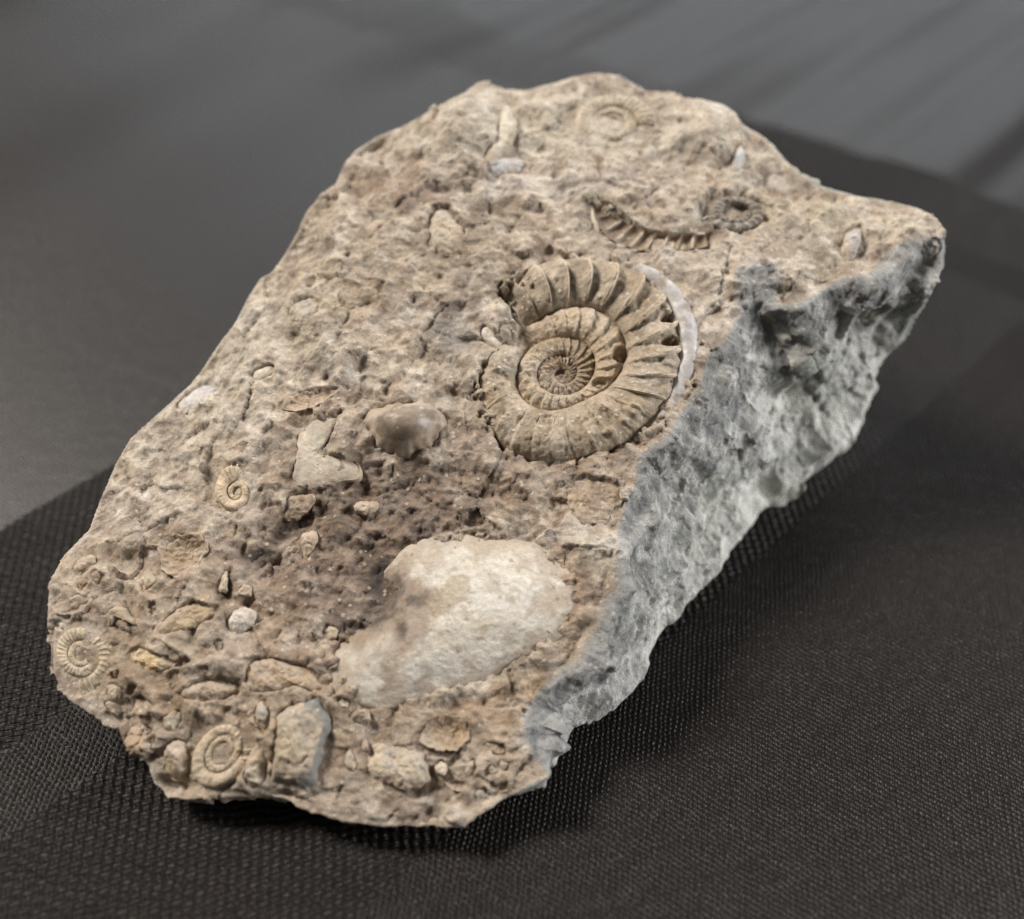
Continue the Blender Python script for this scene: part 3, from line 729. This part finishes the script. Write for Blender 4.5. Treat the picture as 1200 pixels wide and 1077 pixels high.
# the large coil: the spiral line is traced, then thickened and ribbed
root = bpy.data.objects.new('ammonite', None); col.objects.link(root); root.parent = rock
root.location = BIG.c * CM; root.empty_display_size = 0.01
root['label'] = 'large ribbed brown ammonite coil with a smooth lilac grey keel'
sp = np.array([at_plane(x, y, BIG.c, BIG.n) for x, y in SPIRAL])
sx, sy = (sp - BIG.c) @ BIG.a, (sp - BIG.c) @ BIG.b
th = np.unwrap(np.arctan2(sy, sx)); rr = np.hypot(sx, sy)
TH0 = th[0]
phs = -(th - TH0)
dense = np.linspace(0, phs[-1], 900)
rd = np.interp(dense, phs, rr)
kern = np.exp(-0.5 * (np.arange(-24, 25) / 9.0) ** 2); kern /= kern.sum()
rd = np.convolve(np.pad(rd, 24, mode='edge'), kern, 'valid')
PHE = phs[-1]
def r_big(ph):
    r = np.interp(ph, dense, rd)
    return np.where(ph > PHE, np.maximum(rd[-1] * (1 - (ph - PHE) / 5.0), 0.01), r)
def place_big(PH, R, Z):
    a = TH0 - PH
    return BIG.world((R * np.cos(a)).ravel(), (R * np.sin(a)).ravel(), Z.ravel())
nphi, nu = 1700, 40
RIBS = 27
ph = np.linspace(0, PHE, nphi); u = np.linspace(-0.05, 1.05, nu)
PH, U = np.meshgrid(ph, u, indexing='ij')
ro, ri = r_big(PH), r_big(PH + 2 * np.pi)
wd = np.maximum(ro - ri, 0.02); Uc = np.clip(U, 0, 1)
turn = PH / (2 * np.pi)
prof = np.maximum(1 - np.abs(2 * Uc - 1) ** 2.8, 0) ** 0.75
hgt = np.interp(turn, [0, .25, .5, .75, 1.0, 1.5, 2.0, 3, 4], [.24, .27, .32, .33, .30, .30, .26, .2, .2])
nrib = np.interp(turn, [0, 1, 2, 3, 4], [RIBS, RIBS, RIBS * .85, RIBS * .8, 22])
phase = np.interp(PH, ph, np.cumsum(np.interp(ph / (2 * np.pi), [0, 1, 2, 3, 4], [RIBS, RIBS, 24, 26, 22])) * (ph[1] - ph[0]) / (2 * np.pi))
sweep = 0.55 * Uc ** 2 - 0.15 * Uc
xph = (phase + sweep) % 1.0
clean = np.interp(turn, [0, .40, .52, .9, 1.0, 1.2, 4], [1, 1, .55, .32, .4, .9, .9])   # worn on the lower half
ribvar = .75 + .5 * (np.sin(np.floor(phase + sweep) * 12.9) * .5 + .5)
saw = ribvar * (xph ** 1.9 - 0.4) * np.where(xph > .94, (1 - xph) / .06, 1)
env = np.sin(np.pi * np.clip(Uc, .02, .985)) ** .4 * (.35 + .65 * Uc)
amp = np.interp(turn, [0, .18, .3, .5, .9, 1.1, 4], [.28, .24, .14, .14, .14, .26, .28])
fadein = sstep(0.0, 0.07, turn); bury = np.exp(-((turn - 1.0) / .075) ** 2) + np.exp(-((turn - .97) / .03) ** 2) * .4
Zb = wd * (hgt * prof + clean * amp * saw * env) + np.where((U < 0) | (U > 1), -0.12, 0)
base = np.interp(turn, [0, 1, 2, 3.2], [-.12, -.12, -.16, -.19]) - .22 * (1 - fadein) - .16 * bury - .06 * sstep(.66, .82, turn) * sstep(1.12, 1.0, turn)
Rb = ri + wd * U
Wb = place_big(PH, Rb, Zb + base)
fine = 0.03 * fbm(Wb, 3, 3, 600) + 0.016 * fbm(Wb, 14, 3, 601) + .03 * chips(Wb, 9, 602, 1.)
worn = (1 - clean).ravel()
core_g = sstep(1.9, 2.1, turn).ravel()
Wb = Wb + np.outer(fine + core_g * (.03 * chips(Wb, 8, 615, 1.0) + .02 * fbm(Wb, 12, 2, 616)) + .035 * chips(Wb, 5, 612, 1.0) + .016 * fbm(Wb, 9, 3, 613) + worn * (0.05 * chips(Wb, 4, 610, 1.0) + 0.03 * fbm(Wb, 7, 3, 611)), BIG.n)
def dent(px, py, rx, ry, h, ang=0):
    global Wb
    q = Patch(ell(px, py, rx, ry, ang)); q.n = BIG.n
    Wb = Wb + np.outer(h * sstep(1.1, 0.6, q.rho(Wb) + .25 * fbm(Wb, 8, 2, 6)), BIG.n)
for d in ((784, 376, 13, 8, -.22, 10), (784, 403, 12, 7, -.20, 0), (727, 415, 10, 10, -.14), (703, 447, 9, 6, -.10), (590, 425, 20, 18, .06), (738, 362, 7, 9, .05), (786, 425, 14, 9, .05), (742, 485, 10, 9, .08), (714, 510, 8, 6, .08), (640, 495, 14, 8, -.05)):
    dent(*d)
cb = two_tone(Wb, lin(162, 144, 120), lin(136, 119, 97), 620)
inner_t = sstep(1.0, 1.1, turn).ravel() * sstep(2.05, 1.9, turn).ravel()
cb = cb + (lin(190, 168, 138) - cb) * (0.75 * inner_t)[:, None]
core = sstep(1.95, 2.1, turn).ravel()
cb = cb + (lin(150, 128, 102) - cb) * (0.8 * core)[:, None]
ridge = (sstep(.72, .97, xph) * env).ravel()
cb = cb + (lin(206, 184, 152) - cb) * (0.45 * ridge)[:, None]
q = Patch(ell(592, 425, 20, 20)); cb = cb + (lin(128, 118, 102) - cb) * (0.6 * sstep(1.2, .5, q.rho(Wb)))[:, None]
silt = sstep(.02, .26, fbm(Wb, 2.2, 4, 630) + .25 * worn)
cb = cb + (lin(178, 160, 138) - cb) * (.7 * silt)[:, None]
Wb = Wb + np.outer(silt * (.02 + .05 * chips(Wb, 7, 631, 1.)), BIG.n)
MAT_COIL = stone_material('gritty_fossil_coil', bump=0.85, rough=0.58, mottle=0.34, glints=0.7)
mesh_obj('whorl', Wb - BIG.c, grid_faces(nphi, nu), MAT_COIL, root, cb)

# sharp rib crests on the outer coil
for k in range(1, 21):
    p0 = (k + .97)
    uu = np.linspace(.10, .95, 12)
    phk = np.interp(p0 - (0.55 * uu ** 2 - .15 * uu), phase[:, 0], ph)
    t0 = phk.mean() / (2 * np.pi)
    if t0 > 1.0: break
    ro1, ri1 = r_big(phk), r_big(phk + 2 * np.pi); w1 = ro1 - ri1
    pr = np.maximum(1 - np.abs(2 * uu - 1) ** 2.8, 0) ** .75
    cl = np.interp(t0, [0, .40, .52, .9, 1.0], [1, 1, .5, .3, .35])
    am = np.interp(t0, [0, .18, .3, .5, .9, 1.1], [.28, .24, .14, .14, .14, .26])
    en = np.sin(np.pi * np.clip(uu, .02, .985)) ** .4 * (.35 + .65 * uu)
    zc = w1 * (np.interp(t0, [0, .25, .5, .75, 1], [.24, .27, .32, .33, .30]) * pr + cl * am * .55 * (.75 + .5 * (math.sin(k * 12.9) * .5 + .5)) * en) - .125
    half = 0.010 + 0.008 * uu
    rows = []
    for s_, lift in ((-1.3, -.035), (-.4, .012), (.3, .016), (1, -.05)):
        rows.append(place_big(phk + s_ * half, ri1 + w1 * uu, zc + lift - .012))
    Wr = np.vstack(rows)
    Wr = Wr + np.outer(.016 * fbm(Wr, 8, 3, 640 + k) - .045 * (1 - cl), BIG.n)
    cr = np.tile(lin(190, 171, 144), (len(Wr), 1)) * (1 + .25 * fbm(Wr, 10, 3, 7))[:, None]
    mesh_obj('rib', Wr - BIG.c, grid_faces(4, 12), MAT_FOSSIL, root, cr)
MAT_KEEL = stone_material('glossy_grey_shell', bump=0.3, rough=0.42, mottle=0.3, glints=0.3)
# smooth keel along the outer right margin
kp = catmull(np.array([at_plane(x, y, BIG.c, BIG.n) for x, y in KEEL]), 14, False)
m = len(kp)
tw = np.linspace(0, 1, m); wid = 0.25 * np.sin(np.pi * np.clip(tw * .92 + .06, 0, 1)) ** .6
rows = []
tang = np.gradient(kp, axis=0); tang /= np.linalg.norm(tang, axis=1)[:, None]
outw = np.cross(tang, BIG.n)
if (outw * (kp - BIG.c)).sum() < 0: outw = -outw
nk = 16
for a in np.linspace(-.35 * np.pi, 1.15 * np.pi, nk):
    rows.append(kp + outw * (wid * (0.72 * math.cos(a) - 0.40))[:, None] + BIG.n * (wid * 0.62 * math.sin(a) - 0.09)[:, None])
Wk = np.stack(rows, 1).reshape(-1, 3)
Wk = Wk + np.outer(.03 * fbm(Wk, 4, 3, 660) + .02 * chips(Wk, 3, 662, 1.), BIG.n)
mesh_obj('keel', Wk - BIG.c, grid_faces(m, nk), MAT_KEEL, root, two_tone(Wk, lin(178, 171, 166), lin(146, 132, 116), 661, .9))

# ------------------------------------------------------------------ curved row of chambers
root = bpy.data.objects.new('ammonite', None); col.objects.link(root); root.parent = rock
root.location = ROW.c * CM; root['label'] = 'broken ammonite shown as a curved row of dark chambers'; root.empty_display_size = 0.006
so = catmull(np.array([at_plane(x, y, ROW.c, ROW.n) for x, y in ROW_OUT]), 20, False)
si = catmull(np.array([at_plane(x, y, ROW.c, ROW.n) for x, y in ROW_IN]), 20, False)
so, si = resample(so, 161), resample(si, 161)
NCH = 9
for k in range(NCH):
    a, b = int(k * 160 / NCH), int((k + 1) * 160 / NCH) + 1
    o_, i_ = so[a:b], si[a:b]
    tt = np.linspace(0, 1, len(o_)); vv = np.linspace(-.05, 1.05, 12)
    G = i_[:, None] + (o_ - i_)[:, None] * vv[None, :, None]
    zz = -0.105 + 0.05 * (np.abs(2 * tt - 1) ** 3)[:, None] + 0.05 * (np.abs(2 * vv - 1) ** 3)[None, :]
    G = (G + zz[..., None] * ROW.n).reshape(-1, 3)
    mesh_obj('chamber', G - ROW.c, grid_faces(len(o_), 12), MAT_FOSSIL, root, two_tone(G, lin(132, 112, 92), lin(150, 130, 106), 700 + k))
    if k:
        pts = si[a] + (so[a] - si[a]) * np.linspace(-.05, 1.08, 10)[:, None]
        tg = so[a + 1] - so[a]; tg /= np.linalg.norm(tg)
        rows = [pts + tg * s_ * .026 + ROW.n * l for s_, l in ((-1, -.11), (-.4, -.05), (.4, -.05), (1, -.11))]
        Wr = np.vstack(rows); Wr = Wr + np.outer(.06 * fbm(Wr, 5, 3, 720), ROW.n)
        mesh_obj('septum', Wr - ROW.c, grid_faces(4, 10), MAT_FOSSIL, root, np.tile(lin(192, 176, 152), (len(Wr), 1)))
for edge_, sgn in ((so, 1), (si, -1)):
    ov = (so - si); ov /= np.linalg.norm(ov, axis=1)[:, None]
    rows = [edge_ + ov * sgn * d_ + ROW.n * l for d_, l in ((-.02, -.14), (0.01, -.07), (.045, -.05), (.09, -.14))]
    Wr = np.stack(rows, 1).reshape(-1, 3); Wr = Wr + np.outer(.10 * fbm(Wr, 3, 3, 730), ROW.n)
    mesh_obj('rim', Wr - ROW.c, grid_faces(161, 4), MAT_FOSSIL, root, two_tone(Wr, lin(190, 176, 156), lin(176, 172, 168), 731))

# ------------------------------------------------------------------ cloth
def cloth_material():
    m, nt, p = nodes_of('black_woven_damask')
    L = nt.links
    pos = N(nt, 'ShaderNodeTexCoord').outputs['Object']
    sep = N(nt, 'ShaderNodeSeparateXYZ'); L.new(pos, sep.inputs[0])
    X, Y = sep.outputs[0], sep.outputs[1]
    wob = noise_node(nt, pos, 40.0, 3, .5)
    wob = math_node(nt, 'MULTIPLY', math_node(nt, 'SUBTRACT', wob, .5), 0.0007)
    def lin2(ax, ay, c0=0.0):
        return math_node(nt, 'ADD', math_node(nt, 'ADD', math_node(nt, 'MULTIPLY', X, ax), math_node(nt, 'MULTIPLY', Y, ay)), c0)
    def line_coord(p1, p2):
        a, b = at(*p1, 0) * CM, at(*p2, 0) * CM
        d = (b - a)[:2]; d /= np.linalg.norm(d); nrm = np.array([-d[1], d[0]])
        return nrm, float(nrm @ a[:2]), d
    nB, kB, dB = line_coord((0, 620), (130, 545))
    nA, kA, dA = line_coord((490, 0), (1200, 243))
    q = math_node(nt, 'ADD', lin2(float(nB[0]), float(nB[1])), wob)      # across the bands that run one way
    r = math_node(nt, 'ADD', lin2(float(nA[0]), float(nA[1])), wob)      # and across those that run the other
    def band(v, lo, hi, soft=0.0006):
        return math_node(nt, 'MULTIPLY', ramp_node(nt, v, ((lo - soft, 0), (lo + soft, 1))), ramp_node(nt, v, ((hi - soft, 1), (hi + soft, 0))))
    def qv(px, py): return float(nB @ (at(px, py, 0) * CM)[:2])
    def rv(px, py): return float(nA @ (at(px, py, 0) * CM)[:2])
    b1 = band(q, qv(40, 857), kB)
    b2 = band(q, qv(480, 1018), qv(90, 920))
    b3 = band(r, kA - 0.022, kA)
    near = ramp_node(nt, r, ((kA - .032, 1), (kA - .03, 0)))
    coarse = math_node(nt, 'MAXIMUM', math_node(nt, 'MULTIPLY', math_node(nt, 'MAXIMUM', b1, b2), near), math_node(nt, 'MULTIPLY', b3, ramp_node(nt, q, ((kB - .05, 1), (kB + .2, 1)))))
    # yarn floats
    def weave(pitch, skew, sharp):
        k = 2 * math.pi / pitch
        fl = noise_node(nt, pos, 160.0, 2, .5)
        j = math_node(nt, 'MULTIPLY', math_node(nt, 'SUBTRACT', fl, .5), pitch * 1.1)
        a = math_node(nt, 'SINE', math_node(nt, 'MULTIPLY', math_node(nt, 'ADD', q, j), k))
        b = math_node(nt, 'SINE', math_node(nt, 'MULTIPLY', math_node(nt, 'ADD', math_node(nt, 'ADD', r, math_node(nt, 'MULTIPLY', q, skew)), j), k))
        return math_node(nt, 'MULTIPLY', a, b)
    jit = math_node(nt, 'MULTIPLY', math_node(nt, 'SUBTRACT', noise_node(nt, pos, 300.0, 3, .6), .5), 0.0011)
    fa = math_node(nt, 'SINE', math_node(nt, 'MULTIPLY', math_node(nt, 'ADD', r, jit), 2 * math.pi / 0.00069))
    fb = math_node(nt, 'SINE', math_node(nt, 'MULTIPLY', math_node(nt, 'ADD', lin2(0.995, -0.12), jit), 2 * math.pi / 0.00074))
    fine = math_node(nt, 'MULTIPLY', math_node(nt, 'POWER', math_node(nt, 'ADD', math_node(nt, 'MULTIPLY', fa, .5), .5), .8), math_node(nt, 'ADD', math_node(nt, 'MULTIPLY', fb, .5), .5))
    fine = math_node(nt, 'MULTIPLY', fine, math_node(nt, 'ADD', 0.3, math_node(nt, 'MULTIPLY', noise_node(nt, pos, 700.0, 3, .7), 2.0)))
    rough_w = weave(0.0017, 0.0, 1)
    sub = weave(0.0009, 0.6, 1)
    rough_w = math_node(nt, 'ADD', math_node(nt, 'MULTIPLY', rough_w, 1.0), math_node(nt, 'MULTIPLY', sub, .35))
    mixh = N(nt, 'ShaderNodeMix', data_type='FLOAT'); L.new(coarse, mixh.inputs[0])
    L.new(math_node(nt, 'MULTIPLY', fine, .5), mixh.inputs[2]); L.new(math_node(nt, 'MULTIPLY', rough_w, 0.75), mixh.inputs[3])
    satin = math_node(nt, 'MULTIPLY', ramp_node(nt, q, ((kB - .0005, 0), (kB + .0005, 1))), ramp_node(nt, r, ((kA - .03, .75), (kA, .85))))
    satin = math_node(nt, 'MAXIMUM', satin, ramp_node(nt, r, ((kA - .0005, 0), (kA + .0005, .85))))
    fuzz = noise_node(nt, pos, 3000.0, 2, .6)
    hh = math_node(nt, 'ADD', mixh.outputs[0], math_node(nt, 'MULTIPLY', fuzz, .5))
    hh = math_node(nt, 'MULTIPLY', hh, math_node(nt, 'SUBTRACT', 1.0, satin))
    b = N(nt, 'ShaderNodeBump'); b.inputs['Strength'].default_value = 0.75; b.inputs['Distance'].default_value = 0.00035
    L.new(hh, b.inputs['Height']); L.new(b.outputs[0], p.inputs['Normal'])
    tone = noise_node(nt, pos, 18.0, 3, .5)
    cr = N(nt, 'ShaderNodeMix', data_type='RGBA'); L.new(tone, cr.inputs['Factor'])
    cr.inputs[6].default_value = (0.0075, 0.0056, 0.0046, 1); cr.inputs[7].default_value = (0.0135, 0.0105, 0.0088, 1)
    L.new(cr.outputs[2], p.inputs['Base Color'])
    rg = N(nt, 'ShaderNodeMix', data_type='FLOAT'); L.new(coarse, rg.inputs[0]); rg.inputs[2].default_value = .40; rg.inputs[3].default_value = .46
    L.new(rg.outputs[0], p.inputs['Roughness'])
    sl = N(nt, 'ShaderNodeMix', data_type='FLOAT'); L.new(coarse, sl.inputs[0]); sl.inputs[2].default_value = .19; sl.inputs[3].default_value = .22
    L.new(math_node(nt, 'ADD', sl.outputs[0], math_node(nt, 'MULTIPLY', satin, .25)), p.inputs['Specular IOR Level'])
    p.inputs['Specular Tint'].default_value = (1.0, 0.94, 0.88, 1)
    p.inputs['Sheen Weight'].default_value = 0.0
    p.inputs['Sheen Roughness'].default_value = 0.4
    return m
gx = np.linspace(-45, 45, 241); gy = np.linspace(-22, 75, 261)
GX, GY = np.meshgrid(gx, gy, indexing='ij')
GP = np.stack([GX.ravel(), GY.ravel(), np.zeros(GX.size)], 1)
dist0 = np.hypot(GP[:, 0] - 0.5, (GP[:, 1] - 0.0))
foldm = sstep(7.5, 16, dist0)
_a, _b = at(0, 620, 0)[:2], at(130, 545, 0)[:2]
_d = (_b - _a) / np.linalg.norm(_b - _a); QC = GP[:, 0] * -_d[1] + GP[:, 1] * _d[0]
pleat = 0.05 * np.sin(QC * 2.0 + 2.5 * perlin(GP, .06, 31)) * sstep(9, 14, GP[:, 1] + .7 * GP[:, 0]) + .03 * np.sin(QC * 4.7 + 2 * perlin(GP, .1, 32)) * sstep(11, 16, GP[:, 1] + .7 * GP[:, 0])
ridge = pleat + np.sin((GP[:, 0] * 0.80 - GP[:, 1] * 0.55) * 0.9 + 1.5 * perlin(GP, .08, 5)) * 0.10 + perlin(GP, 0.22, 9) * 0.10
GP[:, 2] = -0.02 + foldm * (ridge - 0.02)
cloth = mesh_obj('tablecloth', GP, grid_faces(241, 261), cloth_material())
cloth['label'] = 'black woven cloth with satin and basket weave bands lying under the rock'
cloth['category'] = 'cloth'
